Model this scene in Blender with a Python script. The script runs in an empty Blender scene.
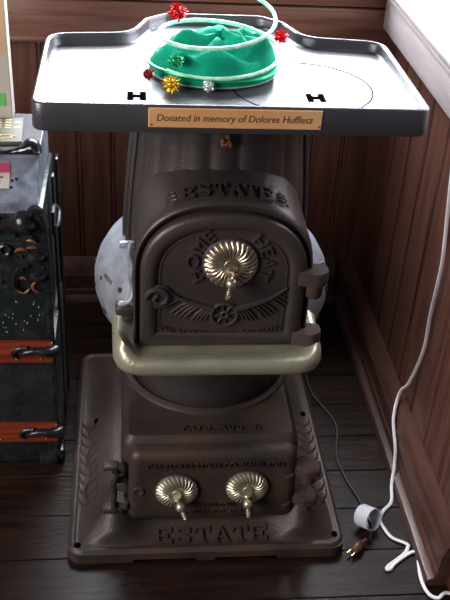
import bpy, bmesh, math, random
from mathutils import Vector, Matrix, noise
random.seed(7)
PI = math.pi
scn = bpy.context.scene
C = scn.collection
# ------------------------------------------------------------------ camera
cam = bpy.data.cameras.new('camera'); cam_o = bpy.data.objects.new('camera', cam); C.objects.link(cam_o)
cam.sensor_fit = 'VERTICAL'; cam.sensor_height = 36; cam.lens = 36*920/600; cam.clip_start = .02
Rw = Matrix(((0.994845, 0.00198969, -0.10138768), (-0.08531854, 0.55681573, -0.82624269), (0.05481029, 0.83063366, 0.5541151)))
cam_o.matrix_world = Matrix.Translation((0, 0, 1.5)) @ Rw.to_4x4()
scn.camera = cam_o
# ------------------------------------------------------------------ world, lights, exposure
w = bpy.data.worlds.new('room_air'); scn.world = w; w.use_nodes = True
bg = w.node_tree.nodes['Background']; bg.inputs[0].default_value = (.62, .68, .85, 1); bg.inputs[1].default_value = .11
def area(name, loc, look, sx, sy, power, col=(1, 1, 1)):
    l = bpy.data.lights.new(name, 'AREA'); l.shape = 'RECTANGLE'; l.size = sx; l.size_y = sy; l.energy = power; l.color = col
    o = bpy.data.objects.new(name, l); C.objects.link(o); o.location = loc
    o.rotation_euler = (Vector(look)-Vector(loc)).to_track_quat('-Z', 'Z').to_euler(); return o
area('daylight_back_window', (.16, 2.55, 1.50), (.16, 1.5, 1.1), 1.1, .95, 145, (.88, .93, 1))
area('daylight_side_window', (1.0, 1.75, 1.50), (0.2, 1.6, 1.0), .95, .9, 30, (.9, .94, 1))
area('daylight_room_window', (-1.8, .1, 1.55), (.4, 1.6, .5), 1.2, 1.3, 72, (1, .93, .90))
scn.view_settings.view_transform = 'Standard'; scn.view_settings.look = 'None'
scn.view_settings.gamma = 1; scn.view_settings.use_curve_mapping = False
scn.view_settings.exposure = 0.0
# ------------------------------------------------------------------ materials
def mat(name, col, rough=.5, metal=0, col2=None, scale=8, bump=0, bscale=60, coat=0, stretch=None, detail=6, spec=.5, lo=.35, hi=.65):
    m = bpy.data.materials.new(name); m.use_nodes = True; n = m.node_tree.nodes; L = m.node_tree.links
    b = n['Principled BSDF']; b.inputs['Base Color'].default_value = (*col, 1); b.inputs['Roughness'].default_value = rough
    b.inputs['Metallic'].default_value = metal; b.inputs['Coat Weight'].default_value = coat; b.inputs['Coat Roughness'].default_value = .2
    b.inputs['Specular IOR Level'].default_value = spec
    tc = n.new('ShaderNodeTexCoord'); mp = n.new('ShaderNodeMapping'); L.new(tc.outputs['Object'], mp.inputs[0])
    if stretch: mp.inputs['Scale'].default_value = stretch
    if col2:
        nz = n.new('ShaderNodeTexNoise'); nz.inputs['Scale'].default_value = scale; nz.inputs['Detail'].default_value = detail
        L.new(mp.outputs[0], nz.inputs['Vector'])
        r = n.new('ShaderNodeValToRGB'); r.color_ramp.elements[0].position = lo; r.color_ramp.elements[1].position = hi
        r.color_ramp.elements[0].color = (*col, 1); r.color_ramp.elements[1].color = (*col2, 1)
        L.new(nz.outputs['Fac'], r.inputs[0]); L.new(r.outputs[0], b.inputs['Base Color'])
    if bump:
        nb = n.new('ShaderNodeTexNoise'); nb.inputs['Scale'].default_value = bscale; nb.inputs['Detail'].default_value = 4
        L.new(mp.outputs[0], nb.inputs['Vector'])
        bp = n.new('ShaderNodeBump'); bp.inputs['Strength'].default_value = bump; bp.inputs['Distance'].default_value = .002
        L.new(nb.outputs['Fac'], bp.inputs['Height']); L.new(bp.outputs[0], b.inputs['Normal'])
    return m
IRON = mat('cast_iron', (.048, .038, .037), .40, .35, (.070, .051, .047), 9, .3, 240)
IRONR = mat('rusty_cast_iron', (.036, .028, .027), .46, .2, (.072, .043, .032), 11, .4, 240, spec=.4)
IRONP = mat('blackened_iron', (.034, .029, .031), .42, .2, (.050, .040, .040), 10, .4, 260)
TOPM = mat('stove_top_iron', (.085, .082, .094), .30, .55, (.105, .10, .112), 12, .3, 300)
HINGE = mat('hinge_iron', (.040, .028, .026), .8, 0, (.065, .042, .036), 12, .6, 200, spec=.12)
SILV = mat('silver_painted_iron', (.22, .235, .275), .42, .3, (.32, .33, .38), 30, .6, 150)
OLIVE = mat('tarnished_nickel', (.33, .32, .22), .34, .5, (.43, .41, .30), 14, .3, 200)
NICK = mat('worn_nickel_brass', (.56, .48, .36), .30, .9, (.44, .37, .27), 20, 0)
NICK2 = mat('dull_nickel', (.56, .52, .38), .36, .8, (.46, .42, .30), 20, 0)
BLACK = mat('black_void', (.002, .002, .002), 1, spec=0)
ORANGE = mat('copper_orange', (.30, .10, .045), .5, .2, (.12, .05, .03), 60)
WOOD = mat('varnished_mahogany', (.058, .022, .015), .36, 0, (.105, .042, .028), 7, .25, 40, .25, (9, 9, .6), spec=.4)
WOODH = mat('varnished_mahogany_horizontal', (.085, .034, .022), .36, 0, (.155, .068, .045), 8, .25, 40, .4, (.6, 6, 8))
WOODY = mat('baseboard_mahogany', (.048, .022, .017), .36, 0, (.090, .040, .030), 7, .25, 40, .15, (6, .6, 6), spec=.3)
SILLM = mat('pale_glare_sill', (.33, .28, .28), .4, 0, (.42, .37, .37), 9, .1, 40, .3, (6, .6, 6))  # pale pinkish tone includes the window glare on sill and apron
CANV = mat('black_trunk_canvas', (.009, .010, .013), .42, 0, (.022, .024, .026), 26, .9, 110)
TIN = mat('dark_green_trunk_tin', (.018, .028, .027), .36, .3, (.050, .062, .058), 38, .8, 90, lo=.5, hi=.75)
LIDM = mat('trunk_lid_lit_slope', (.085, .10, .135), .33, .1, (.22, .25, .30), 30, .6, 80)  # blue-grey lightened for the light the sloping lid front catches
LIDD = mat('trunk_lid_dim_top', (.030, .028, .036), .6, 0, (.05, .046, .056), 22, .5, 80, spec=.25)  # darker lid tone for the flat top, which catches less light
SLAT = mat('red_brown_slat', (.17, .024, .010), .32, 0, (.28, .05, .02), 14, .25, 60, .4, (.5, 6, 10))
HARD = mat('black_trunk_hardware', (.018, .018, .021), .24, .6, (.05, .048, .05), 50, .3, 200)
BRASSP = mat('brass_plate', (.86, .42, .15), .36, .4, (.95, .58, .30), 9, .1, 200)
INK = mat('engraved_lettering', (.10, .045, .02), .5)
FELT = mat('green_velvet', (.0, .20, .115), .8, 0, (.005, .34, .21), 20, .6, 160, spec=.1)
BRIM = mat('silver_white_band', (.70, .74, .76), .5, 0, (.45, .5, .52), 60, .5, 160)
GCORD = mat('mint_glitter_cord', (.28, .66, .46), .4, 0, (.6, .9, .76), 90, .5, 300)
RED = mat('red_tinsel', (.70, .012, .02), .25, .5)
DRED = mat('dark_red_tinsel', (.30, .02, .03), .3, .5)
GOLD = mat('gold_tinsel', (.78, .50, .06), .25, .7)
GRN = mat('green_tinsel', (.02, .42, .17), .3, .5)
SLV = mat('silver_tinsel', (.7, .75, .75), .25, .8)
WHITEC = mat('white_cord', (.90, .87, .88), .45)
BROWNC = mat('brown_cord', (.018, .011, .009), .6)
PLUGM = mat('brown_bakelite', (.13, .045, .028), .35, 0, (.07, .025, .02), 40)
PRONG = mat('brass_prong', (.75, .60, .35), .25, .9)
PAPER = mat('white_paper', (.62, .63, .68), .7, 0, (.46, .47, .52), 260, .3, 300)
PAPER2 = mat('cream_paper', (.40, .37, .32), .6)
MAG = mat('magenta_print', (.40, .05, .12), .5)
BOOK = mat('olive_booklet_cover', (.07, .07, .05), .6, 0, (.11, .105, .08), 18)
GOLDP = mat('gold_print', (.75, .58, .28), .4)
CARD = mat('tan_cardboard', (.46, .31, .17), .6, 0, (.52, .36, .2), 12)
GREENP = mat('green_print', (.10, .42, .10), .5)
CLOTHM = None
def floor_mat():
    m = mat('dark_floorboards', (.009, .005, .004), .30, 0, (.024, .011, .008), 6, 0, 40, .0, (.8, 9, 1), spec=.16); n = m.node_tree.nodes; L = m.node_tree.links
    b = n['Principled BSDF']; tc = n.new('ShaderNodeTexCoord')
    nz = n.new('ShaderNodeTexNoise'); nz.inputs['Scale'].default_value = 5; L.new(tc.outputs['Object'], nz.inputs['Vector'])
    r = n.new('ShaderNodeMapRange'); r.inputs['To Min'].default_value = .22; r.inputs['To Max'].default_value = .5
    L.new(nz.outputs['Fac'], r.inputs['Value']); L.new(r.outputs[0], b.inputs['Roughness'])
    nb = n.new('ShaderNodeTexNoise'); nb.inputs['Scale'].default_value = 22; mp = n.new('ShaderNodeMapping'); mp.inputs['Scale'].default_value = (1, 5, 1)
    L.new(tc.outputs['Object'], mp.inputs[0]); L.new(mp.outputs[0], nb.inputs['Vector'])
    bp = n.new('ShaderNodeBump'); bp.inputs['Strength'].default_value = .35; bp.inputs['Distance'].default_value = .003
    L.new(nb.outputs['Fac'], bp.inputs['Height']); L.new(bp.outputs[0], b.inputs['Normal'])
    return m
FLOOR = floor_mat()
GLASS = bpy.data.materials.new('window_glass'); GLASS.use_nodes = True
_n = GLASS.node_tree.nodes; _L = GLASS.node_tree.links; _n.remove(_n['Principled BSDF'])
_t = _n.new('ShaderNodeBsdfTransparent'); _g = _n.new('ShaderNodeBsdfGlossy'); _g.inputs['Roughness'].default_value = .02
_m = _n.new('ShaderNodeMixShader'); _m.inputs[0].default_value = .06
_L.new(_t.outputs[0], _m.inputs[1]); _L.new(_g.outputs[0], _m.inputs[2]); _L.new(_m.outputs[0], _n['Material Output'].inputs[0])

# ------------------------------------------------------------------ helpers
def obj(name, bm, m, parent=None, smooth=True, sharp=40):
    bmesh.ops.remove_doubles(bm, verts=bm.verts, dist=1e-6)
    bmesh.ops.recalc_face_normals(bm, faces=bm.faces)
    me = bpy.data.meshes.new(name); bm.to_mesh(me); bm.free()
    ms = m if isinstance(m, (list, tuple)) else [m]
    for k in ms: me.materials.append(k)
    if smooth:
        for p in me.polygons: p.use_smooth = True
        me.set_sharp_from_angle(angle=math.radians(sharp))
    o = bpy.data.objects.new(name, me); C.objects.link(o)
    if parent:
        o.parent = parent; o.matrix_parent_inverse = Matrix.Translation(abs_loc(parent)).inverted()
    return o
def abs_loc(p):
    v = Vector((0, 0, 0))
    while p is not None and p.type == 'EMPTY':
        v += Vector(p.location); p = p.parent
    return v
def thing(name, label, cat, loc, group=None):
    o = bpy.data.objects.new(name, None); C.objects.link(o); o.location = loc; o.empty_display_size = .05
    o['label'] = label; o['category'] = cat
    if group: o['group'] = group
    return o
def struct(name, bm, m, parent=None, **k):
    o = obj(name, bm, m, parent, **k)
    if not parent: o['kind'] = 'structure'
    return o
def B(): return bmesh.new()
def box(bm, x0, x1, y0, y1, z0, z1, bev=0, seg=2, mi=0):
    r = bmesh.ops.create_cube(bm, size=1); vs = r['verts']
    for v in vs: v.co = Vector(((x0+x1)/2+v.co.x*(x1-x0), (y0+y1)/2+v.co.y*(y1-y0), (z0+z1)/2+v.co.z*(z1-z0)))
    fs = set(f for v in vs for f in v.link_faces)
    for f in fs: f.material_index = mi
    if bev:
        es = list(set(e for v in vs for e in v.link_edges))
        bmesh.ops.bevel(bm, geom=es, offset=bev, segments=seg, profile=.5, affect='EDGES')
    return bm
def loft(bm, loops, cap0=True, cap1=True, closed=True, mi=0):
    rows = [[bm.verts.new(p) for p in lp] for lp in loops]; n = len(rows[0])
    for a, b in zip(rows, rows[1:]):
        for i in range(n if closed else n-1):
            j = (i+1) % n
            try: bm.faces.new((a[i], a[j], b[j], b[i])).material_index = mi
            except ValueError: pass
    if cap0: bm.faces.new(rows[0][::-1]).material_index = mi
    if cap1: bm.faces.new(rows[-1]).material_index = mi
    return rows
def lathe(bm, prof, c, axis='Z', n=48, mi=0, cap=True, fn=None):
    """prof: (r, h) pairs; axis a letter or a Vector"""
    ax = {'Z': Vector((0, 0, 1)), 'Y': Vector((0, 1, 0)), 'X': Vector((1, 0, 0))}[axis] if isinstance(axis, str) else Vector(axis).normalized()
    q = Vector((0, 0, 1)).rotation_difference(ax); c = Vector(c); lps = []
    for r, h in prof:
        lp = []
        for i in range(n):
            t = 2*PI*i/n; rr = max(r, 1e-5)
            if fn: rr = fn(rr, h, t)
            lp.append(c+q @ Vector((rr*math.cos(t), rr*math.sin(t), h)))
        lps.append(lp)
    loft(bm, lps, cap, cap, mi=mi)
def tube(bm, pts, r, n=8, mi=0, flat=1.0, closed=False, caps=True):
    pts = [Vector(p) for p in pts]; lps = []; prev = None; N = len(pts)
    for i, p in enumerate(pts):
        a = pts[(i-1) % N] if (i or closed) else p; b = pts[(i+1) % N] if (i < N-1 or closed) else p
        t = (b-a).normalized()
        u = prev if prev else (Vector((0, 0, 1)) if abs(t.z) < .9 else Vector((0, 1, 0)))
        u = (u-t*u.dot(t))
        if u.length < 1e-5: u = t.orthogonal()
        u.normalize(); v = t.cross(u); prev = u
        rr = r[i] if isinstance(r, (list, tuple)) else r
        lps.append([p+(u*math.cos(2*PI*k/n)*flat+v*math.sin(2*PI*k/n))*rr for k in range(n)])
    if closed: lps.append(lps[0])
    loft(bm, lps, caps and not closed, caps and not closed, mi=mi)
def spline(pts, k=6):
    pts = [Vector(p) for p in pts]; out = []
    P = [pts[0]*2-pts[1]]+pts+[pts[-1]*2-pts[-2]]
    for i in range(1, len(P)-2):
        for s in range(k):
            t = s/k; a, b, c, d = P[i-1:i+3]
            out.append(.5*((2*b)+(c-a)*t+(2*a-5*b+4*c-d)*t*t+(3*b-a-3*c+d)*t**3))
    return out+[pts[-1]]
def rpoly(pts, rad, seg=6):
    """rounded polygon, ccw 2-D"""
    out = []; n = len(pts)
    for i in range(n):
        p = Vector(pts[i]); a = Vector(pts[i-1]); b = Vector(pts[(i+1) % n]); r = rad[i] if isinstance(rad, (list, tuple)) else rad
        da = (a-p).normalized(); db = (b-p).normalized(); ang = da.angle(db)/2
        d = min(r/math.tan(ang), (a-p).length*.49, (b-p).length*.49)
        s = p+da*d; e = p+db*d
        for k in range(seg+1):
            t = k/seg; out.append((s*(1-t)**2+p*2*t*(1-t)+e*t*t))
    return out
def inset(pts, d):
    out = []; n = len(pts)
    for i in range(n):
        t1 = (pts[i]-pts[i-1]); t2 = (pts[(i+1) % n]-pts[i])
        if t1.length < 1e-9: t1 = t2
        if t2.length < 1e-9: t2 = t1
        t1 = t1.normalized(); t2 = t2.normalized(); nn = Vector((-t1.y-t2.y, t1.x+t2.x))
        if nn.length < 1e-6: nn = Vector((-t1.y, t1.x))
        nn.normalize(); c = max(.5, nn.dot(Vector((-t1.y, t1.x)))); out.append(pts[i]+nn*d/c)
    return out
def glyphs(s, size, sp=1.0):
    cu = bpy.data.curves.new('t', 'FONT'); cu.body = s; cu.size = size; cu.extrude = .5; cu.space_character = sp
    cu.resolution_u = 3; cu.align_x = 'CENTER'
    o = bpy.data.objects.new('t', cu); C.objects.link(o); dg = bpy.context.evaluated_depsgraph_get()
    me = bpy.data.meshes.new_from_object(o.evaluated_get(dg)); bpy.data.objects.remove(o); bpy.data.curves.remove(cu)
    b = bmesh.new(); b.from_mesh(me); bpy.data.meshes.remove(me)
    return b
def text(bm, s, size, place, sp=1.0, xs=1.0):
    """place maps (u, v, w in 0..1) to a point"""
    g = glyphs(s, size, sp); mp = {}
    for v in g.verts: mp[v] = bm.verts.new(place(v.co.x*xs, v.co.y, v.co.z+.5))
    for f in g.faces:
        try: bm.faces.new([mp[v] for v in f.verts])
        except ValueError: pass
    g.free()
def slab_word(bm, s, h, wd, gap, place, st=.16):
    """serifed block capitals built from strokes; unit cell 1 wide x 1 high"""
    S = {'E': [(.14, .14, 0, 1), (.06, .96, 0, 0), (.06, .96, 1, 1), (.14, .66, .5, .5), (.90, .90, 0, .24), (.90, .90, .76, 1), (.66, .66, .36, .64)],
         'T': [(.5, .5, 0, 1), (.04, .96, 1, 1), (.08, .08, .72, 1), (.92, .92, .72, 1), (.3, .7, 0, 0)],
         'A': [(.14, .5, 0, 1), (.86, .5, 0, 1), (.28, .72, .34, .34), (.02, .3, 0, 0), (.70, .98, 0, 0)],
         'S': [(.86, .86, .70, .95), (.86, .24, .95, .98), (.24, .12, .98, .72), (.12, .86, .70, .34), (.86, .78, .34, .03), (.78, .14, .03, .04), (.14, .14, .04, .30)]}
    tot = len(s)*wd+(len(s)-1)*gap
    for k, ch in enumerate(s):
        x0 = -tot/2+k*(wd+gap)
        for (a, b, c, d) in S[ch]:
            p = Vector((x0+a*wd, c*h)); q = Vector((x0+b*wd, d*h)); t = (q-p); L = t.length; t.normalize()
            nrm = Vector((-t.y, t.x)); hw = h*st/2*(1.0 if abs(t.y) > .5 else .92)
            p2 = p-t*hw*.5; q2 = q+t*hw*.5
            co = [p2-nrm*hw, q2-nrm*hw, q2+nrm*hw, p2+nrm*hw]
            loft(bm, [[place(v.x, v.y, 0) for v in co], [place(v.x, v.y, .75) for v in co],
                      [place(p.x+(v.x-p.x)*.96, v.y, 1) for v in co]])
def sm(a, b, x):
    t = max(0, min(1, (x-a)/(b-a))); return t*t*(3-2*t)

# ================================================================== SETTING
XW, YB = .64, 2.26
bm = B()
y = -.6; k = 0
while y < 2.4:                                   # boards run left to right
    wdt = .118
    box(bm, -1.7, 1.9, y+.0009, y+wdt-.0009, -.03, 0, .0012, 1); y += wdt
box(bm, -1.7, 1.9, -.6, 2.4, -.06, -.031)
struct('floor', bm, FLOOR, smooth=False)
def beadboard(bm, a0, a1, z0, z1, P, bw=.088, off=0, th=.05):
    """vertical tongue boards with bead grooves; P(a, depth, z)"""
    pr = [(a0, 0)]; a = a0+off
    while a < a1-.01:
        if a > a0+.01:
            pr += [(a-.0045, 0), (a-.003, -.004), (a-.0005, -.004), (a+.0005, -.001), (a+.003, 0), (a+.006, -.001), (a+.0075, -.0035), (a+.010, -.0005), (a+.011, 0)]
        a += bw
    pr.append((a1, 0)); pr += [(a1, -th), (a0, -th)]
    loft(bm, [[P(q, d, z0) for q, d in pr], [P(q, d, z1) for q, d in pr]])
PB = lambda a, d, z: Vector((a, YB-d, z)); PR = lambda a, d, z: Vector((XW-d, a, z))
bm = B()
beadboard(bm, -1.7, XW+.2, 0, .80, PB, .0885, .055, .09)
box(bm, -1.7, -.42, YB, YB+.09, .80, 2.4); box(bm, .74, XW+.2, YB, YB+.09, .80, 2.4); box(bm, -.42, .74, YB, YB+.09, 1.95, 2.4)
box(bm, -.42, .74, YB, YB+.09, .80, .985)
struct('wall_back', bm, WOOD, sharp=25)
bm = B()
beadboard(bm, 1.175, YB, 0, .905, PR, .115, .05, .16)
box(bm, XW, XW+.16, 1.175, 1.22, .905, 2.4); box(bm, XW, XW+.16, 2.20, YB+.09, .905, 2.4); box(bm, XW, XW+.16, 1.22, 2.20, 1.95, 2.4)
struct('wall_right', bm, WOOD, sharp=25)
# horizontal boards under the back window
bm = B(); box(bm, -1.7, XW+.0, YB-.022, YB, .765, .858, .004); box(bm, -1.7, XW, YB-.018, YB, .862, .955, .004); box(bm, -1.7, XW, YB-.03, YB, .755, .772, .006)
struct('trim_1', bm, WOODH)
def window(name, bm_frame, pane, sill, fm, sm_):
    f = struct(name, bm_frame, fm)
    p = obj('window_pane', pane, GLASS, f, smooth=False); s = obj('window_sill', sill, sm_, f)
    return f
def frame(P, a0, a1, z0, z1, t=.05):
    b = B()
    def bx(p0, p1, q0, q1, d0, d1):
        c = [P(a, d, z) for a in (p0, p1) for d in (d0, d1) for z in (q0, q1)]
        box(b, min(v.x for v in c), max(v.x for v in c), min(v.y for v in c), max(v.y for v in c), min(v.z for v in c), max(v.z for v in c), .003, 1)
    bx(a0, a0+t, z0, z1, -.07, -.02); bx(a1-t, a1, z0, z1, -.07, -.02); bx(a0+t, a1-t, z0, z0+t, -.07, -.02); bx(a0+t, a1-t, z1-t, z1, -.07, -.02)
    bx(a0+t, a1-t, (z0+z1)/2-.02, (z0+z1)/2+.02, -.07, -.02)
    g = B(); c = [P(a, d, z) for a in (a0+t*.8, a1-t*.8) for d in (-.047, -.043) for z in (z0+t*.8, z1-t*.8)]
    box(g, min(v.x for v in c), max(v.x for v in c), min(v.y for v in c), max(v.y for v in c), min(v.z for v in c), max(v.z for v in c))
    return b, g
b, g = frame(PB, -.42, .74, .985, 1.95); s = B(); box(s, -.46, XW-.03, YB-.035, YB+.03, .957, .983, .006)
window('window_2', b, g, s, WOODH, WOODH)
b, g = frame(PR, 1.22, 2.20, .93, 1.95); s = B()
box(s, XW-.034, XW+.10, 1.19, 2.225, .911, .932, .008, 3); box(s, XW-.020, XW-.001, 1.20, 2.225, .818, .910, .006, 2); box(s, XW-.027, XW-.001, 1.20, 2.225, .896, .911, .004, 2)
window('window_1', b, g, s, SILLM, SILLM)
# baseboards: shoe moulding, face and bevelled ledge
prof = [(.0, .0), (.047, .0), (.047, .010), (.043, .018), (.033, .022), (.030, .024), (.028, .040), (.026, .042), (.026, .085), (.022, .092), (.021, .100), (.012, .118), (.0, .135)]
bm = B()
loft(bm, [[Vector((XW-d-.0, yy, z)) for d, z in prof] for yy in (1.19, YB-.001)]); struct('baseboard_right', bm, WOODY, sharp=25)
bm = B()
loft(bm, [[Vector((xx, YB-d, z)) for d, z in prof] for xx in (-1.7, XW-.048)]); struct('baseboard_back', bm, WOODY, sharp=25)

# ================================================================== STOVE
X0 = .157; YC = 1.585
ST = thing('cast_iron_stove', 'dark cast iron parlour stove with arched fire door, nickel draft wheels and broad flat top', 'stove', (X0, YC, 0))
# ---- base plate: a height field with a skirt
bx0, bx1, by0, by1 = -.130, .443, 1.272, 1.945
def base_h(x, y):
    dx = min(x-bx0, bx1-x); dy = min(y-by0, by1-y); r = .035
    d = min(dx, dy) if not (dx < r and dy < r) else r-math.hypot(r-dx, r-dy)
    h = .026+.007*sm(.0, .008, d)-.003*sm(.010, .018, d)+.026*sm(.018, .10, d)
    for (cx, cy, sx, sy, hh) in ((-.035, 1.345, .038, .055, .052), (.352, 1.345, .040, .058, .052)):
        q = ((x-cx)/sx)**2+((y-cy)/sy)**2; h += hh*math.exp(-q*.9)*sm(.012, .03, d)
    return h
def base_map(u, v):                              # unit square -> rounded rectangle
    x = bx0+(bx1-bx0)*u; y = by0+(by1-by0)*v; r = .03
    dx = min(x-bx0, bx1-x); dy = min(y-by0, by1-y)
    if dx < r and dy < r:
        ax, ay = r-dx, r-dy; mx = max(ax, ay)
        L = math.hypot(ax, ay)
        if L > 1e-9: kx = ax*mx/L; ky = ay*mx/L
        else: kx = ky = 0
        x += (ax-kx)*(1 if x < X0 else -1); y += (ay-ky)*(1 if y < YC else -1)
    return x, y
def gridvals(n, e=.05):
    return [i/14*e for i in range(14)]+[e+(1-2*e)*i/n for i in range(n)]+[1-e+i/14*e for i in range(15)]
gu = gridvals(90, .06); gv = gridvals(100, .05); bm = B(); V = []
for v in gv:
    row = []
    for u in gu:
        x, y = base_map(u, v); row.append(bm.verts.new((x, y, base_h(x, y))))
    V.append(row)
for j in range(len(gv)-1):
    for i in range(len(gu)-1): bm.faces.new((V[j][i], V[j][i+1], V[j+1][i+1], V[j+1][i]))
ring = V[0][:]+[r[-1] for r in V[1:]]+V[-1][-2::-1]+[r[0] for r in V[-2:0:-1]]
lo = []
for v in ring:
    z = .002
    if v.co.y < by0+.003 and .0 < v.co.x < .13 or v.co.y < by0+.003 and .17 < v.co.x < .30: z = .010
    d = Vector((v.co.x-X0, v.co.y-YC, 0)).normalized()*.001
    lo.append(bm.verts.new((v.co.x+d.x, v.co.y+d.y, z)))
for i in range(len(ring)):
    j = (i+1) % len(ring); bm.faces.new((ring[i], ring[j], lo[j], lo[i]))
bm.faces.new(lo)
base = obj('base_plate', bm, IRONR, ST, sharp=50)
for (x, y) in ((-.110, 1.293), (-.081, 1.665), (.417, 1.688), (.423, 1.305)):
    z = base_h(x, y); bm = B(); lathe(bm, [(.0001, z-.004), (.0068, z-.004), (.0068, z+.0030), (.0001, z+.0031)], (x, y, 0), n=16)
    obj('bolt_hole', bm, BLACK, base)
bm = B()
def on_base(u, v, wz):
    x = X0+.008+u; y = 1.293+v; return Vector((x, y, base_h(x, y)-.001+wz*.006))
slab_word(bm, 'ESTATE', .030, .034, .0055, on_base, .14)
obj('raised_lettering', bm, IRON, base, sharp=20)
for s in (-1, 1):                                # acanthus scrolls on both sides of the plate
    cx = X0-s*.252; bm = B(); stem = [Vector((cx+.006*math.sin(yy*60), yy, base_h(cx, yy)+.0006)) for yy in [1.39+i*.01 for i in range(29)]]
    tube(bm, stem, .0028, 6)
    for k in range(9):
        y0 = 1.40+k*.030
        for side in (-1, 1):
            pts = []
            for i in range(9):
                t = i/8; x = cx+side*.020*math.sin(t*PI*.62); y = y0+.034*t; pts.append(Vector((x, y, base_h(x, y)+.0003)))
            tube(bm, pts, [.0006+.0026*math.sin(PI*(.12+.8*t/8)) for t in range(9)], 6)
    obj('leaf_ornament', bm, IRONR, base)
# ---- ash pit body
def rr(x0, x1, y0, y1, r, z, d=0, seg=6):
    p = rpoly([(x0+d, y0+d), (x1-d, y0+d), (x1-d, y1-d), (x0+d, y1-d)], max(r-d, .002), seg)
    return [Vector((q.x, q.y, z)) for q in p]
bm = B()
loft(bm, [rr(-.024, .342, 1.352, 1.86, .03, .03), rr(-.020, .338, 1.352, 1.86, .03, .235), rr(-.020, .338, 1.352, 1.86, .03, .252, .004), rr(-.020, .338, 1.352, 1.86, .03, .262, .014), rr(-.020, .338, 1.352, 1.86, .03, .262, .05)])
ash = obj('ash_pit', bm, IRONR, ST)
bm = B()
lathe(bm, [(.182, .262), (.180, .268), (.172, .272), (.164, .270), (.158, .262)], (X0+.004, YC+.02, 0), n=72)
obj('pot_ring', bm, IRON, ash)
bm = B(); text(bm, 'PATD. AUG. 27', .020, lambda u, v, w: Vector((X0+.025+u, 1.376+v, .2612+w*.0045)), 1.25); obj('raised_lettering', bm, IRON, ash, sharp=20)
# ---- fire pot
bm = B()
lathe(bm, [(.152, .255), (.158, .262), (.160, .30), (.167, .40), (.174, .47), (.182, .50)], (X0+.004, YC+.01, 0), n=72)
obj('fire_pot', bm, IRONP, ST)
# ---- silver flared collar
bm = B()
lathe(bm, [(.180, .425), (.205, .430), (.226, .450), (.236, .485), (.236, .515), (.228, .545), (.214, .570), (.196, .590), (.184, .600), (.180, .606)], (X0+.006, YC, 0), n=96)
col = obj('flared_collar', bm, SILV, ST)
for k, (th, z, sz) in enumerate([(PI+.62, .548, .006), (PI+.42, .478, .007), (PI+.72, .50, .006), (PI+.30, .535, .004), (PI+.55, .44, .005), (-.35, .52, .007), (-.5, .47, .006), (-.25, .56, .005), (PI-.1, .52, .004), (PI+.15, .5, .005)]):
    r = .236-max(0, abs(z-.50)-.02)*.35; p = Vector((X0+.006+r*math.cos(th), YC+r*math.sin(th), z))
    bm = B(); lathe(bm, [(.0001, .0015), (sz, .0012), (sz*.9, -.004)], p, Vector((math.cos(th), math.sin(th), .2)), n=9); obj('worn_spot', bm, IRONR, col)
bm = B()
def on_collar(u, v, w):
    th = PI+.42+u/.225; z = .545+v; r = .2275-(z-.545)*.55+w*.002
    return Vector((X0+.006+r*math.cos(th), YC+r*math.sin(th), z))
text(bm, 'IIIIIII', .010, on_collar, 1.5); obj('raised_lettering', bm, IRONR, col, sharp=20)
# ---- barrel: tapering drum with drapery flutes at the top and corner ribs
def bfn(r, h, t):
    k = sm(.70, .80, h)
    return r+k*.0065*(abs(math.cos(t*10+.3))**.7-1.1)*(1+.25*math.cos(t*5+1))
bm = B()
pf = [(.172, .585), (.174, .60), (.174, .64), (.170, .70), (.165, .76), (.160, .81), (.157, .85), (.158, .89), (.160, .915), (.160, .930)]
BX_ = X0+.006
dn = []
for (a, b) in zip(pf, pf[1:]):
    for i in range(4): t = i/4; dn.append((a[0]*(1-t)+b[0]*t, a[1]*(1-t)+b[1]*t))
dn.append(pf[-1])
lathe(bm, dn, (BX_, YC, 0), n=192, fn=bfn)
barrel = obj('barrel', bm, IRON, ST, sharp=60)
for th in (PI+.30, -.30, PI+.12, -.12):
    bm = B(); pts = [Vector((BX_+(r+.001)*math.cos(th), YC+(r+.001)*math.sin(th), z)) for r, z in pf[:-1]]
    tube(bm, pts, .006, 8); obj('corner_rib', bm, IRONP, barrel)
bm = B(); lathe(bm, [(.158, .885), (.170, .900), (.205, .912), (.232, .918), (.236, .924), (.236, .9325), (.15, .9325)], (BX_, YC, 0), n=80)
obj('top_collar', bm, IRONP, ST)
bm = B()
for i in range(7):
    th = -PI/2+.03+random.uniform(-.06, .07); z = .868+random.uniform(-.008, .010); r = .166
    lathe(bm, [(.0001, .004), (.0035, .003), (.005, -.003)], (X0+r*math.cos(th), YC+r*math.sin(th), z), Vector((math.cos(th), math.sin(th), 0)), n=6)
obj('orange_specks', bm, ORANGE, barrel, smooth=False)  # small orange specks on the front of the barrel
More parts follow.
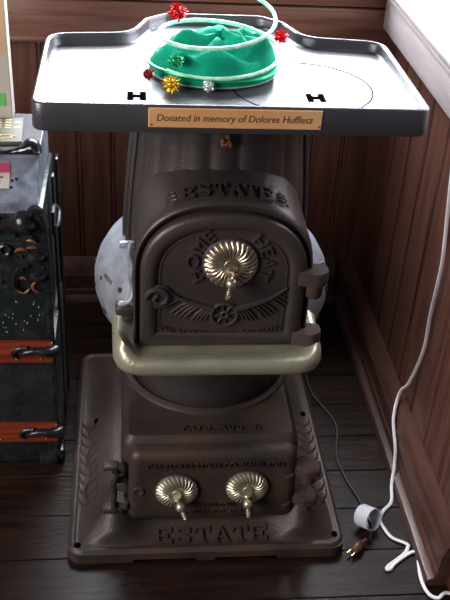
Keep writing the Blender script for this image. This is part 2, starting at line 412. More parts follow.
# ---- hood: arched throat in front of the barrel
def arch(cx, hw, z0, zs, zt, y, n=28, e=2.35):
    out = [Vector((cx-hw, y, z0)), Vector((cx-hw, y, z0+(zs-z0)*.33)), Vector((cx-hw, y, z0+(zs-z0)*.66))]
    for i in range(n+1):
        t = PI-PI*i/n; c, s = math.cos(t), math.sin(t)
        out.append(Vector((cx+hw*math.copysign(abs(c)**(2/e), c), y, zs+(zt-zs)*abs(s)**(2/e))))
    out += [Vector((cx+hw, y, z0+(zs-z0)*.66)), Vector((cx+hw, y, z0+(zs-z0)*.33)), Vector((cx+hw, y, z0))]
    return out
DX = .1585; AR = (.660, .786)
def A(hw, z0, zt, y): return arch(DX, hw, z0, AR[0], zt, y)
bm = B()
loft(bm, [A(.140, .515, .775, 1.348), A(.1465, .509, .785, 1.348), A(.149, .507, .788, 1.336), A(.152, .505, .793, 1.334), A(.155, .503, .797, 1.337), A(.1565, .503, .800, 1.346), A(.1565, .503, .803, 1.360), A(.1565, .503, .808, 1.390), A(.1565, .503, .809, 1.412), A(.1565, .503, .812, 1.435), A(.157, .503, .815, 1.50)])
hood = obj('fire_door_hood', bm, IRON, ST, sharp=45)
bm = B()
def on_hood(u, v, w):
    hw = .1565; e = 2.35; x = u; s = (1-min(.999, abs(x/hw))**e)**(1/e); yy = 1.353+v*1.02
    zt = .8+.003*(yy-1.346)/.014 if yy < 1.36 else .803+.005*(yy-1.36)/.03
    z = AR[0]+(zt-AR[0])*s; n = Vector((x*.8, -.05, .12)).normalized()
    return Vector((DX+.002+x, yy, z))+n*(w*.0065-.001)
slab_word(bm, 'ESTATE', .028, .0212, .0045, on_hood, .15)
for sx in (-1, 1):                               # little scroll brackets at the ends of the word
    for q in range(3):
        pts = [on_hood(sx*(.093+.010*math.cos(t)*(1-.2*q)), .006+.011*q+.005*math.sin(t), .3) for t in [k*PI/5 for k in range(9)]]
        tube(bm, pts, .0014, 5)
obj('raised_lettering', bm, IRON, hood, sharp=20)
# ---- fire door
bm = B()
YD = 1.322
def D(d, y, b=0): return arch(DX-.0, .1435-d, .513+d+b, AR[0], .7795-d, y)
loft(bm, [D(.002, 1.3475), D(.0, 1.336), D(.0, YD+.006), D(.003, YD+.0015), D(.008, YD), D(.016, YD-.002), D(.023, YD), D(.027, YD+.003), D(.029, YD+.0065), D(.032, YD+.0065)])
door = obj('fire_door', bm, IRON, ST, sharp=45)
YP = YD+.0065
def on_door(x, z, w=0): return Vector((x, YP-w, z))
bm = B()                                         # panel border bead + left scroll
bo = [Vector((p.x, YP, p.z)) for p in D(.034, YP)]
tube(bm, bo, .0016, 6, closed=True)
pts = []
for i in range(40):
    t = i/39; a = t*2.4*PI; r = .022*(1-t*.80); pts.append(Vector((.047-r*math.cos(a), YD-.0015, .618+r*math.sin(a))))
tube(bm, pts, [.0052-.002*i/39 for i in range(40)], 8)
lathe(bm, [(.024, 0), (.0245, .004), (.022, .006), (.0001, .006)], (.047, YP, .618), (0, -1, 0), n=32)
obj('scroll_border', bm, IRON, door)
# winged wheel emblem
bm = B(); wx, wz = .163, .580
tube(bm, [Vector((wx+.023*math.cos(2*PI*i/32), YP-.003, wz+.023*math.sin(2*PI*i/32))) for i in range(32)], .0032, 8, closed=True)
tube(bm, [Vector((wx+.006*math.cos(2*PI*i/16), YP-.003, wz+.006*math.sin(2*PI*i/16))) for i in range(16)], .003, 6, closed=True)
for k in range(8):
    a = k*PI/4+.2; tube(bm, [on_door(wx+.005*math.cos(a), wz+.005*math.sin(a), .0025), on_door(wx+.022*math.cos(a), wz+.022*math.sin(a), .0025)], .0016, 5)
for s in (-1, 1):
    tip = Vector((wx+s*.108, wz+.056)); root = Vector((wx+s*.020, wz+.012))
    lead = [root, Vector((wx+s*.045, wz+.020)), Vector((wx+s*.078, wz+.034)), tip]
    L = spline([on_door(p.x, p.y, .0035) for p in lead], 5)
    tube(bm, L, [.0062-.0040*i/(len(L)-1) for i in range(len(L))], 7)
    for k in range(11):
        t = k/11; st = L[int(t*(len(L)-2))]; ln = .040*math.sin(PI*(.25+.55*t))
        dr = Vector((s*(.45+.35*t), 0, -.72+.30*t)).normalized()
        P = [st, st+dr*ln*.5+Vector((s*.002, 0, 0)), st+dr*ln]
        tube(bm, [p+Vector((0, .0008, 0)) for p in P], [.0022, .0028, .0010], 6)
        if k < 8: tube(bm, [st, st+dr*ln*.42], [.0032, .001], 6)
obj('winged_wheel_emblem', bm, IRON, door)
bm = B()
def arc_text(bm, s, size, cx, cz, r, a0, depth, sp=1.1):
    def pl(u, v, w):
        a = a0-u/r; rr_ = r+v; return Vector((cx+rr_*math.cos(a), YP+.0005-w*depth, cz+rr_*math.sin(a)))
    text(bm, s, size, pl, sp)
kx, kz = .168, .686
arc_text(bm, 'HOME', .031, kx, kz, .054, PI*.93, .005, 1.08); arc_text(bm, 'HEAT', .031, kx, kz, .054, .20, .005, 1.05)
def under(u, v, w):
    return Vector((DX+u, YP+.0005-w*.004, .533+v+1.2*u*u))
text(bm, 'THE ESTATE STOVE COMPANY', .0145, under, 1.12)
obj('raised_lettering', bm, IRON, door, sharp=20)
# swirled draft wheel, used three times
def wheel_bm(r, nfl=26, swirl=.22):
    b = B(); rows = []; N = nfl*8; fr = [0, .10, .2, .25, .27, .32, .42, .55, .68, .80, .90, .96, 1.0, 1.0]
    for j, f in enumerate(fr):
        row = []
        for i in range(N):
            t = 2*PI*i/N+swirl*f; am = max(0, math.sin(PI*sm(.26, 1.15, f)))
            h = .010*(1-f**2.6)+.0055*am*abs(math.sin(nfl*PI*i/N))**.9
            if f < .26: h = .0115
            if f == 1.0: h = .002 if j == len(fr)-2 else -.003
            rr_ = r*f*(1+.018*abs(math.sin(nfl*PI*i/N)) if f > .9 else 1)
            if f == 0: rr_ = .0003
            row.append((rr_*math.cos(t), -h, rr_*math.sin(t)))
        rows.append(row)
    loft(b, rows); return b
def knob_bm(tilt):
    """turned spindle knob standing off the wheel, drooping to the side"""
    b = B(); d = Vector((math.sin(tilt), -.55, -math.cos(tilt))).normalized()
    lathe(b, [(.0095, 0), (.010, .003), (.0055, .006), (.005, .010), (.0085, .013), (.0108, .019), (.0088, .026), (.0045, .029), (.0038, .031), (.0058, .033), (.0038, .035), (.0056, .037), (.0036, .039), (.0052, .041), (.0034, .043), (.0046, .045), (.003, .048), (.0001, .049)], (0, -.010, 0), d, n=20)
    return b
def put(name, b, m, parent, loc, rx=0):
    for v in b.verts: v.co = Matrix.Rotation(rx, 3, 'X') @ v.co+Vector(loc)
    return obj(name, b, m, parent, sharp=50)
dw = put('draft_wheel', wheel_bm(.046, 26, .22), NICK, door, (kx, YP-.004, kz))
put('spindle_knob', knob_bm(-.32), NICK, door, (kx+.006, YP-.010, kz-.008))
bm = B(); lathe(bm, [(.048, 0), (.049, .003), (.046, .005), (.0001, .005)], (kx, YP, kz), (0, -1, 0), n=48); obj('wheel_seat', bm, IRONP, door)
# hinges of the fire door
bm0 = None
for z, xr in ((.672, .338), (.545, .338)):
    bm = B()
    p = rpoly([(.286, 1.318), (.322, 1.308), (.342, 1.322), (.341, 1.350), (.300, 1.352)], [.004, .02, .02, .02, .004])
    loft(bm, [[Vector((q.x, q.y, z-.026)) for q in p], [Vector((q.x, q.y, z-.004)) for q in p], [Vector((q.x, q.y, z-.001)) for q in inset(p, .0015)], [Vector((q.x, q.y, z)) for q in inset(p, .004)]])
    lathe(bm, [(.013, z-.056), (.0155, z-.052), (.0155, z-.030), (.0155, z-.024)], (.319, 1.332, 0), n=20)
    obj('hinge', bm, HINGE, ST)
# latch of the fire door (left)
bm = B()
tube(bm, spline([(.000, 1.352, .712), (-.004, 1.350, .690), (.002, 1.347, .668), (.000, 1.347, .645), (.003, 1.350, .622), (-.002, 1.344, .598), (-.022, 1.342, .590)], 4), [.0055]*25, 8)
box(bm, -.020, .006, 1.348, 1.362, .700, .710, .003); box(bm, -.006, .010, 1.345, 1.36, .664, .680, .003); box(bm, -.004, .010, 1.345, 1.36, .636, .650, .003)
obj('door_latch', bm, SILV, ST)
bm = B()
box(bm, -.028, .008, 1.336, 1.366, .568, .589, .007, 3); box(bm, -.016, .004, 1.34, 1.362, .550, .570, .006, 2)
obj('latch_bracket', bm, IRONP, ST)
# ---- hearth shelf: tarnished olive lip with upturned ends
bm = B()
def shelf(d, z, horn=0):
    p = rpoly([(-.032+d, 1.266+d), (.343-d, 1.266+d), (.349-d, 1.42), (-.036+d, 1.42)], [.055, .055, .01, .01], 10)
    o = []
    for i, q in enumerate(p):
        x, y_ = q.x, q.y
        y_ += .006*((x-X0)/.19)**2*(1 if y_ < 1.35 else 0)
        up = horn*(sm(.140, .175, abs(x-X0)))*(1 if x < X0 else .35)*sm(1.26, 1.31, y_)
        o.append(Vector((x, y_, z+up)))
    return o
loft(bm, [shelf(.030, .478), shelf(.012, .480), shelf(.003, .487), shelf(.0, .495, .002), shelf(.001, .505, .012), shelf(.004, .512, .022), shelf(.010, .5155, .028), shelf(.018, .515, .027), shelf(.026, .514, .018), shelf(.034, .512, .004), shelf(.04, .511)])
sh = obj('hearth_shelf', bm, OLIVE, ST, sharp=60)
bm = B(); lathe(bm, [(.0001, .003), (.003, .002), (.004, -.002)], (-.029, 1.345, .527), Vector((-.8, -.5, .3)), n=10); obj('rivet', bm, IRONR, sh)
# ---- ash door with two draft wheels
bm = B()
def ad(d, y_, ex=0):
    p = rpoly([(-.010+d, .062+d), (.338-d, .062+d), (.330-d, .250-d), (-.004+d, .250-d)], max(.024-d, .004), 6)
    return [Vector((q.x, y_, q.y)) for q in p]
loft(bm, [ad(0, 1.353), ad(0, 1.340), ad(.003, 1.332), ad(.010, 1.326), ad(.020, 1.324), ad(.030, 1.3255), ad(.05, 1.3265)])
adoor = obj('ash_door', bm, IRONR, ST, sharp=50)
YA = 1.3262
bm = B()
T = lambda cx, cz, dp: (lambda u, v, w: Vector((cx+u, YA+.0006-w*dp*1.9, cz+v)))
text(bm, 'THE ESTATE STOVE CO. HAMILTON', .0160, T(.165, .214, .0030), 1.08)
text(bm, 'HAMILTON', .0125, T(.170, .104, .0024), 1.25); text(bm, 'PATENTED AUG. 27. 1889', .0120, T(.170, .085, .0024), 1.15)
obj('raised_lettering', bm, IRONR, adoor, sharp=20)
bm = B(); lathe(bm, [(.012, 0), (.0125, .003), (.009, .005), (.006, .003), (.0001, .0025)], (.014, YA+.001, .150), (0, -1, 0), n=24)
obj('round_boss', bm, IRONR, adoor)
for (ax_, az, tl) in ((.090, .150, .45), (.232, .156, .05)):
    bm = B(); lathe(bm, [(.0455, 0), (.0465, .003), (.043, .004), (.0001, .004)], (ax_, YA+.001, az), (0, -1, 0), n=40); obj('wheel_seat', bm, IRONP, adoor)
    put('draft_wheel', wheel_bm(.0425, 26, .5), NICK2, adoor, (ax_, YA-.004, az))
    put('spindle_knob', knob_bm(tl), NICK2, adoor, (ax_, YA-.009, az-.004))
for z in (.205, .125):                           # ash door hinges on the right
    bm = B()
    p = rpoly([(.318, 1.338), (.350, 1.312), (.380, 1.318), (.383, 1.345), (.345, 1.366)], [.004, .014, .012, .012, .004])
    loft(bm, [[Vector((q.x, q.y, z-.020)) for q in p], [Vector((q.x, q.y, z-.004)) for q in p], [Vector((q.x, q.y, z)) for q in inset(p, .004)]])
    lathe(bm, [(.010, z-.052), (.0145, z-.047), (.0145, z-.022), (.0145, z-.018)], (.359, 1.337, 0), n=20)
    tube(bm, [(.324, 1.330, z-.018), (.312, 1.325, z-.026), (.303, 1.325, z-.020)], [.006, .005, .002], 7)
    obj('hinge', bm, HINGE, ST)
bm = B()                                         # ash door latch on the left
tube(bm, spline([(-.036, 1.335, .205), (-.030, 1.333, .188), (-.036, 1.332, .165), (-.034, 1.332, .14), (-.036, 1.332, .115), (-.036, 1.33, .095)], 4), .006, 8)
box(bm, -.056, -.026, 1.328, 1.352, .203, .212, .003); box(bm, -.060, -.028, 1.322, 1.350, .088, .100, .005, 2)
box(bm, -.040, -.012, 1.336, 1.36, .185, .197, .003); box(bm, -.034, -.010, 1.338, 1.36, .160, .172, .003)
obj('door_latch', bm, IRONR, ST)
bm = B()
p = rpoly([(-.034, 1.336), (-.006, 1.322), (-.012, 1.360), (-.036, 1.364)], .005); loft(bm, [[Vector((q.x, q.y, .098)) for q in p], [Vector((q.x, q.y, .114)) for q in p]])
lathe(bm, [(.012, .060), (.015, .068), (.016, .095), (.014, .10)], (-.026, 1.342, 0), n=20)
obj('latch_bracket', bm, IRONR, ST)
# ---- stove top: T-shaped tray with raised rim
pts = [(-.147, 1.300), (.461, 1.300), (.461, 1.628), (.318, 1.645), (.290, 1.728), (.250, 1.765), (.066, 1.765), (.026, 1.728), (-.002, 1.645), (-.147, 1.628)]
rad = [.022, .022, .045, .05, .035, .04, .04, .035, .05, .045]
ol = rpoly(pts, rad, 8)
TL = lambda d, z: [Vector((q.x, q.y, z)) for q in inset(ol, d)]
bm = B()
loft(bm, [TL(.010, .934), TL(.001, .933), TL(-.001, .935), TL(.0, .974), TL(.0015, .9765), TL(.004, .9775), TL(.0065, .9765), TL(.0085, .972), TL(.010, .961), TL(.013, .9582), TL(.02, .958)])
top = obj('stove_top', bm, TOPM, ST, sharp=50)
ZT = .9580
bm = B(); cx, cy, r = .280, 1.437, .117
tube(bm, [Vector((cx+r*math.cos(2*PI*i/64), cy+r*math.sin(2*PI*i/64), ZT)) for i in range(64)], .0013, 5, closed=True)
obj('lid_seam', bm, BLACK, top, smooth=False)
for (cx, cy) in ((.009, 1.384), (.296, 1.391)):
    bm = B(); z = ZT; pl = [(-.015, -.017), (-.005, -.017), (-.005, -.006), (.005, -.006), (.005, -.017), (.015, -.017), (.015, .017), (.005, .017), (.005, .006), (-.005, .006), (-.005, .017), (-.015, .017)]
    loft(bm, [[Vector((cx+a, cy+b_, z-.002)) for a, b_ in pl], [Vector((cx+a, cy+b_, z+.0007)) for a, b_ in pl]]); obj('lifter_slot', bm, BLACK, top, smooth=False)
bm = B(); text(bm, 'HET  M A GOO', .023, lambda u, v, w: Vector((.162+u, 1.328+v, ZT-.0004+w*.003)), 1.2); obj('raised_lettering', bm, TOPM, top, sharp=20)
bm = B(); box(bm, .026, .290, 1.2975, 1.3015, .9425, .9735, .0012, 1)
plq = obj('brass_plaque', bm, BRASSP, ST, smooth=False)
bm = B(); text(bm, 'Donated in memory of Dolores Hufflesz', .0158, lambda u, v, w: Vector((.156+u+.16*(v-.0), 1.2978-w*.0008, .9535+v)), 1.0, .915)
obj('engraved_lettering', bm, INK, plq, smooth=False)
for x in (.030, .286):
    bm = B(); lathe(bm, [(.0018, 0), (.0016, .001), (.0001, .0012)], (x, 1.2974, .948), (0, -1, 0), n=10); obj('screw', bm, NICK, plq)

# ================================================================== HAT on the stove top
hx, hy = .137, 1.497
HAT = thing('elf_hat', 'green velvet holiday hat with spiral mint wire and tinsel pompoms, lying on the stove top', 'hat', (hx, hy, ZT))
bm = B(); rows = []
for j in range(15):
    f = j/14; row = []
    for i in range(64):
        t = 2*PI*i/64
        r = math.cos(f*PI/2)**.62; z = math.sin(f*PI/2)
        fold = .10*math.sin(3*t+4*f)+.06*math.sin(7*t-5*f)
        X = .107*r*(1+.5*fold*f*(1-f)*2); Y = .086*r*(1+.4*fold*f)
        Z = .006+.056*z*(1+.9*fold*(f > .15)*sm(.1, .5, f)) + .022*noise.noise(Vector((t*1.6, f*5, 3)))*sm(.1, .4, f)
        row.append(Vector((hx+X*math.cos(t)+.012*f, hy+Y*math.sin(t), ZT+Z)))
    rows.append(row)
loft(bm, rows); obj('velvet_crown', bm, FELT, HAT, sharp=80)
bm = B()
lathe(bm, [(.94, .0005), (1.02, .001), (1.06, .004), (1.05, .009), (1.0, .012), (.9, .012)], (0, 0, 0), n=64)
for v in bm.verts: v.co = Vector((hx+v.co.x*.100, hy+v.co.y*.080, ZT+v.co.z))
obj('hat_band', bm, BRIM, HAT)
bm = B(); pts = []
for i in range(64):
    t = 2*PI*i/64; pts.append(Vector((hx+.108*math.cos(t), hy+.088*math.sin(t), ZT+.018+.003*math.sin(2*t))))
tube(bm, pts, .0034, 8, closed=True)
obj('piping', bm, GRN, HAT)
bm = B(); pts = []
for i in range(150):
    f = i/149; t = -2.4+f*2.9*2*PI; r = .110*(1-.60*f**1.5); pts.append(Vector((hx+.002+r*math.cos(t)+.02*f, hy+.006+r*.86*math.sin(t), ZT+.030+.21*f**1.6+.010*math.sin(t))))
tube(bm, pts, .0034, 8); sp = obj('spiral_wire', bm, GCORD, HAT)
def pompom(c, r, m):
    b = B(); c = Vector(c)
    bmesh.ops.create_icosphere(b, subdivisions=2, radius=r*.55, matrix=Matrix.Translation(c))
    for i in range(110):
        zz = 1-2*(i+.5)/110; a = i*2.39996; q = math.sqrt(1-zz*zz); d = Vector((q*math.cos(a), q*math.sin(a), zz))
        d = (d+Vector((random.uniform(-.25, .25), random.uniform(-.25, .25), random.uniform(-.25, .25)))).normalized()
        u = d.orthogonal().normalized(); v = d.cross(u); L = r*random.uniform(.85, 1.15); wd = r*.11
        vs = [b.verts.new(c+d*r*.4+u*wd), b.verts.new(c+d*r*.4-u*wd*.6+v*wd), b.verts.new(c+d*r*.4-u*wd*.6-v*wd)]; tip = b.verts.new(c+d*L)
        for k in range(3): b.faces.new((vs[k], vs[(k+1) % 3], tip))
    o = obj('tinsel_pompom', b, m, HAT, smooth=False)
for (c, r, m, lb) in (((.074, 1.470, 1.066), .017, RED, 'red tinsel pompom'), ((.242, 1.462, 1.033), .014, RED, 'red tinsel pompom'), ((.028, 1.428, .978), .012, DRED, 'dark red tinsel pompom'), ((.064, 1.402, .972), .016, GOLD, 'gold tinsel pompom'), ((.070, 1.415, 1.006), .014, GRN, 'green tinsel pompom'), ((.123, 1.402, .970), .011, SLV, 'silver tinsel pompom')):
    pompom(c, r, m)

# ================================================================== TRUNK
TX0, TX1, TY0, TY1 = -.92, -.158, 1.566, 1.845
TR = thing('steamer_trunk', 'black steamer trunk with red-brown wooden slats and dark metal fittings left of the stove', 'trunk', ((TX0+TX1)/2, (TY0+TY1)/2, 0))
bm = B(); box(bm, TX0, TX1, TY0, TY1, .006, .34, .006); obj('lower_case', bm, CANV, TR)
bm = B(); box(bm, TX0, TX1-.010, TY0+.002, TY1, .34, .648, .005); obj('upper_case', bm, TIN, TR)
bm = B()
pr = [(TY0-.003, .650), (TY0-.003, .672), (TY0+.004, .680), (1.636, .724), (1.645, .727), (1.652, .735), (TY1-.01, .737), (TY1, .730), (TY1, .650)]
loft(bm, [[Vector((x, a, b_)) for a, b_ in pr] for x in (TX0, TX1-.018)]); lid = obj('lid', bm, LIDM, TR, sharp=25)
bm = B(); box(bm, TX0+.004, TX1-.020, 1.654, TY1-.012, .7355, .7375); obj('lid_top_darkening', bm, LIDD, lid, smooth=False)  # thin sheet added to darken the flat top against the lit slope
bm = B(); box(bm, TX0-.002, TX1-.016, 1.637, 1.655, .7365, .7405, .0015, 1); obj('lid_edging', bm, HARD, lid)
for z0, z1 in ((.300, .352), (.078, .128)):
    bm = B(); box(bm, TX0-.004, TX1-.004, TY0-.014, TY0+.002, z0, z1, .004, 2); s = obj('wooden_slat', bm, SLAT, TR)
    for k in range(14):
        bm = B(); x = TX1-.03-k*.05; lathe(bm, [(.0028, 0), (.002, .0015), (.0001, .002)], (x, TY0-.0145, z0+.010), (0, -1, 0), n=8); obj('nail', bm, PRONG, s)
    for ex in (TX1, TX0):
        sg = -1 if ex == TX1 else 1; bm = B(); zc = (z0+z1)/2+.006
        P = spline([(ex+sg*.072, TY0-.017, zc-.008), (ex+sg*.060, TY0-.022, zc+.002), (ex+sg*.035, TY0-.022, zc+.006), (ex+sg*.012, TY0-.022, zc+.002), (ex+sg*-.003, TY0-.010, zc)], 4)
        tube(bm, P, [.004+.008*(i/(len(P)-1))**.8 for i in range(len(P))], 10)
        tube(bm, spline([(ex+sg*.078, TY0-.016, zc-.014), (ex+sg*.086, TY0-.017, zc-.004), (ex+sg*.076, TY0-.018, zc+.008), (ex+sg*.055, TY0-.02, zc+.012)], 4), .005, 8)
        lathe(bm, [(.0001, .024), (.008, .021), (.013, .014), (.015, .004), (.015, -.01)], (ex+sg*.014, TY0-.004, zc), (0, -1, 0), n=20)
        obj('slat_clamp', bm, HARD, TR)
for ex in (TX1, TX0):
    sg = -1 if ex == TX1 else 1
    bm = B(); box(bm, min(ex+sg*.014, ex-sg*.003), max(ex+sg*.014, ex+sg*.001), TY0-.003, TY0+.012, .03, .645, .003); obj('corner_binding', bm, HARD, TR)
    bm = B(); box(bm, min(ex+sg*.004, ex-sg*.003), max(ex+sg*.004, ex-sg*.003), TY1-.03, TY1+.002, .006, .645, .002); obj('corner_binding', bm, HARD, TR)
    bm = B()
    for k, (w_, z_) in enumerate(((.050, .028), (.030, .046))): box(bm, min(ex+sg*w_, ex-sg*.006), max(ex+sg*w_, ex-sg*.006), TY0-.008, TY0+.03, .004, z_, .005, 2)
    lathe(bm, [(.0001, .014), (.009, .012), (.012, .004), (.012, -.004)], (ex+sg*.018, TY0-.006, .026), (0, -1, 0), n=14)
    obj('bottom_corner_cap', bm, HARD, TR)
bm = B()                                         # round corner boss at the lid's front
lathe(bm, [(.0001, .028), (.011, .026), (.019, .019), (.023, .009), (.028, .002), (.028, -.004)], (-.203, TY0, .632), (0, -1, .25), n=28)
tube(bm, spline([(-.192, TY0-.010, .650), (-.180, TY0-.018, .668), (-.168, TY0-.01, .650), (-.163, TY0, .62)], 4), .009, 8)
obj('lid_corner_boss', bm, HARD, TR)
bm = B()                                         # latch plates and hooked hasps on the front
box(bm, -.262, -.160, TY0-.005, TY0+.001, .478, .588, .004, 2); box(bm, -.30, -.160, TY0-.006, TY0+.001, .606, .640, .003, 2); obj('hasp_plate', bm, HARD, TR)
for z in (.556, .510):
    bm = B(); lathe(bm, [(.0001, .016), (.011, .013), (.016, .006), (.017, 0)], (-.184, TY0-.004, z), (0, -1, 0), n=20)
    for v in bm.verts: v.co.z = z+(v.co.z-z)*.62
    obj('latch_dome', bm, HARD, TR)
bm = B(); tube(bm, spline([(-.200, TY0-.010, .538), (-.218, TY0-.016, .535), (-.228, TY0-.016, .515), (-.229, TY0-.012, .49), (-.214, TY0-.010, .478)], 5), .0032, 8); obj('hook', bm, HARD, TR)
bm = B(); tube(bm, [Vector((-.243+.010*math.cos(2*PI*i/20), TY0-.010, .573+.010*math.sin(2*PI*i/20))) for i in range(20)], .0036, 6, closed=True); obj('hasp_ring', bm, HARD, TR)
for (x, z) in ((-.248, .612), (-.222, .602), (-.19, .600), (-.250, .64), (-.212, .556), (-.212, .522), (-.255, .50), (-.172, .53)):
    bm = B(); lathe(bm, [(.0001, .006), (.003, .005), (.0045, .002), (.0045, 0)], (x, TY0-.004, z), (0, -1, 0), n=12); obj('rivet', bm, HARD, TR)
for (x, z, a0, a1, r) in ((-.214, .487, 3.4, 6.0, .013), (-.214, .500, .4, 2.6, .009), (-.183, .487, 1.6, 4.7, .012), (-.212, .560, .5, 2.7, .014), (-.19, .548, 1.2, 2.0, .03), (-.194, .582, .3, 2.2, .012)):
    bm = B(); tube(bm, [Vector((x+r*math.cos(a0+(a1-a0)*i/8), TY0-.0075, z+r*math.sin(a0+(a1-a0)*i/8))) for i in range(9)], [.0008+.0028*math.sin(PI*i/8) for i in range(9)], 6); obj('copper_inlay', bm, ORANGE, TR)
bm = B()                                         # paint flecks on the tin
for i in range(34):
    x = random.uniform(-.30, -.17); z = random.uniform(.37, .45); q = random.uniform(.0003, .0009)
    box(bm, x-q, x+q, TY0-.0005, TY0+.0022, z-q, z+q)
obj('paint_flecks', bm, PAPER, TR, smooth=False)
bm = B()                                         # end handle and stay on the trunk's right side
box(bm, TX1-.003, TX1+.004, 1.66, 1.70, .545, .60, .002); box(bm, TX1-.003, TX1+.003, 1.70, 1.722, .02, .66, .002)
tube(bm, spline([(TX1, 1.655, .575), (TX1+.008, 1.665, .565), (TX1+.009, 1.70, .56), (TX1+.008, 1.73, .565), (TX1, 1.74, .575)], 5), .004, 8)
obj('end_handle', bm, CANV, TR)
bm = B()                                         # lid strap hinge lying on the lid front edge
tube(bm, spline([(-.262, 1.640, .744), (-.246, 1.636, .744), (-.225, 1.640, .745), (-.205, 1.650, .748), (-.194, 1.660, .752), (-.184, 1.658, .748), (-.176, 1.648, .735)], 4), [.007, .0065, .006, .0055, .005, .005, .0045, .0045, .005, .005, .0055, .006, .007, .008, .0095, .011, .012, .013, .0135, .014, .0135, .013, .012, .010, .008], 10, flat=.6)
lathe(bm, [(.011, -.004), (.011, .004), (.006, .006), (.0001, .006)], (-.262, 1.640, .742), n=16)
obj('lid_strap', bm, HARD, TR)
bm = B()
for (x, y_) in ((-.232, 1.605), (-.224, 1.60), (-.216, 1.603), (-.235, 1.592), (-.225, 1.588), (-.245, 1.60)):
    z = .680+(y_-TY0-.004)/(1.636-TY0-.004)*.044
    lathe(bm, [(.0032, -.001), (.003, .001), (.0001, .0014)], (x, y_, z), (0, -.5, .86), n=10)
obj('rivet', bm, HARD, lid)

# things on the trunk
def lid_z(y_): return .680+(y_-(TY0+.004))/(1.636-(TY0+.004))*.044
BK = thing('booklet', 'olive booklet with gold print lying on top of the black trunk', 'booklet', (-.25, 1.74, .7405))
Rb = Matrix.Rotation(.06, 3, 'Z'); Tb = Vector((-.258, 1.738, .7372))
def bkp(x, y_, z): return Rb @ Vector((x, y_, z))+Tb
bm = B(); box(bm, -.045, .044, -.062, .056, .0006, .008, .001, 1)
for v in bm.verts: v.co = bkp(*v.co)
obj('cover', bm, BOOK, BK, smooth=False)
bm = B()
for k, (yy, s, q) in enumerate(((.044, 'Historic', .013), (.032, 'guide', .010), (.018, 'and map', .008), (.006, 'of the', .008))):
    for i in range(3+k % 2): box(bm, -.030+i*.019, -.030+i*.019+.012, yy-.0018, yy+.0018, .0079, .0084)
tube(bm, [Vector((.010+.020*math.cos(a)*(1-.05*a), -.040+.010*math.sin(a)*(1-.05*a), .0085)) for a in [k*.35 for k in range(20)]], .0016, 5)
for v in bm.verts: v.co = bkp(*v.co)
obj('gold_print', bm, GOLDP, BK, smooth=False)
LF = thing('paper_label', 'white paper leaflet with magenta heading on the sloping trunk lid', 'leaflet', (-.25, 1.62, .70))
def lf(x, y_, w_): return Vector((x, y_, lid_z(y_)+.0004+w_))
def sheet(bm, x0, x1, y0, y1, w0, w1):
    loft(bm, [[lf(x0, y0, w_), lf(x1, y0, w_), lf(x1, y1, w_), lf(x0, y1, w_)] for w_ in (w0, w1)])
bm = B(); sheet(bm, -.33, -.229, 1.585, 1.632, .0004, .0012); obj('sheet', bm, PAPER2, LF, smooth=False)
bm = B(); sheet(bm, -.33, -.2295, 1.613, 1.631, .0012, .0016); obj('heading', bm, MAG, LF, smooth=False)
bm = B()
for i in range(5): sheet(bm, -.325+.018*i, -.313+.018*i, 1.603, 1.606, .0012, .0016); sheet(bm, -.325+.017*i, -.314+.017*i, 1.594, 1.5965, .0012, .0016)
obj('text_lines', bm, INK, LF, smooth=False)
BX = thing('leaflet_box', 'tan and cream cardboard leaflet box standing on the back of the trunk', 'box', (-.34, 1.80, .7375))
bm = B(); box(bm, -.44, -.240, 1.800, 1.842, .7385, .985, .002, 1); obj('carton', bm, PAPER2, BX, smooth=False)
bm = B(); box(bm, -.441, -.2425, 1.7985, 1.8001, .875, .9855); box(bm, -.441, -.2425, 1.7985, 1.843, .9845, .9865); obj('tan_flap', bm, CARD, BX, smooth=False)
bm = B(); box(bm, -.40, -.252, 1.7988, 1.8001, .768, .795); obj('green_label', bm, GREENP, BX, smooth=False)

# ================================================================== CORDS
def tag(o, label, cat):
    o['label'] = label; o['category'] = cat; return o
bm = B()
W = [(.606, 1.60, .9385), (.596, 1.585, .938), (.598, 1.580, .92), (.612, 1.579, .82), (.630, 1.578, .646), (.632, 1.560, .565), (.632, 1.556, .505), (.633, 1.562, .42), (.632, 1.555, .325), (.632, 1.598, .20), (.628, 1.632, .142), (.609, 1.588, .100), (.606, 1.531, .060), (.600, 1.498, .030),
     (.588, 1.462, .012), (.578, 1.418, .0045), (.552, 1.389, .0045), (.540, 1.365, .0045), (.545, 1.337, .0045), (.556, 1.314, .0045), (.583, 1.296, .0045), (.581, 1.284, .0045), (.569, 1.268, .0045), (.537, 1.245, .0045), (.527, 1.237, .0045), (.524, 1.231, .0045), (.532, 1.232, .0045), (.545, 1.246, .0045), (.584, 1.272, .0045), (.600, 1.271, .0045), (.594, 1.240, .0045), (.589, 1.202, .0045), (.594, 1.168, .0045), (.611, 1.155, .0045), (.641, 1.165, .0045), (.72, 1.10, .0045), (.82, 1.05, .0045)]
tube(bm, spline(W, 6), .0040, 8, flat=.75)
tag(obj('extension_cord', bm, WHITEC), 'white cord running down the right wall and looping on the floor', 'cord')
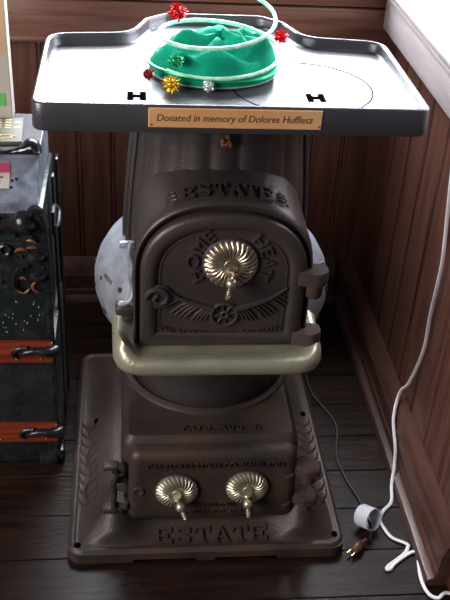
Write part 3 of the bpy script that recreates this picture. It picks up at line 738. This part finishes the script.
PC = thing('power_cord', 'brown power cord with old plug, passing through a white paper ring beside the stove base', 'cord', (.47, 1.30, 0))
bm = B()
Q = [(.47, 2.10, .004), (.455, 1.98, .004), (.458, 1.893, .004), (.462, 1.798, .004), (.501, 1.680, .004), (.483, 1.570, .004), (.490, 1.493, .004), (.506, 1.430, .004), (.512, 1.385, .005), (.514, 1.345, .008), (.508, 1.315, .010), (.502, 1.305, .012)]
tube(bm, spline(Q, 6), .0032, 8); obj('cable', bm, BROWNC, PC)
bm = B(); d = Vector((-.042, -.036, -.003)).normalized()
lathe(bm, [(.0035, -.014), (.0045, -.006), (.006, .002), (.010, .006), (.0115, .013), (.0115, .020), (.009, .026), (.0085, .030), (.0001, .030)], (.484, 1.294, .0135), d, n=20)
obj('plug', bm, PLUGM, PC)
sd = d.cross(Vector((0, 0, 1))).normalized(); c0 = Vector((.484, 1.294, .0135))+d*.029
for s in (-1, 1):
    bm = B(); a = c0+sd*.0055*s; loft(bm, [[a+sd*.0008+Vector((0, 0, .003)), a-sd*.0008+Vector((0, 0, .003)), a-sd*.0008-Vector((0, 0, .003)), a+sd*.0008-Vector((0, 0, .003))], [a+d*.015+sd*.0008+Vector((0, 0, .003)), a+d*.015-sd*.0008+Vector((0, 0, .003)), a+d*.015-sd*.0008-Vector((0, 0, .003)), a+d*.015+sd*.0008-Vector((0, 0, .003))]])
    obj('prong', bm, PRONG, PC, smooth=False)
# white paper ring round the cord
bm = B(); ax = Vector((.45, -.62, .30)).normalized(); c = Vector((.506, 1.350, .0285)); r = .0245
q = Vector((0, 0, 1)).rotation_difference(ax)
lp = []
for (rr_, h) in ((r, -.018), (r, .018), (r-.0012, .018), (r-.0012, -.018), (r, -.018)):
    lp.append([c+q @ Vector((rr_*math.cos(2*PI*i/40), rr_*math.sin(2*PI*i/40), h)) for i in range(40)])
loft(bm, lp, False, False)
zmin = min(v.co.z for v in bm.verts)
for v in bm.verts: v.co.z += .0008-zmin
tag(obj('paper_ring', bm, PAPER, sharp=30), 'white paper ring on the floor around the brown cord beside the stove base', 'paper ring')
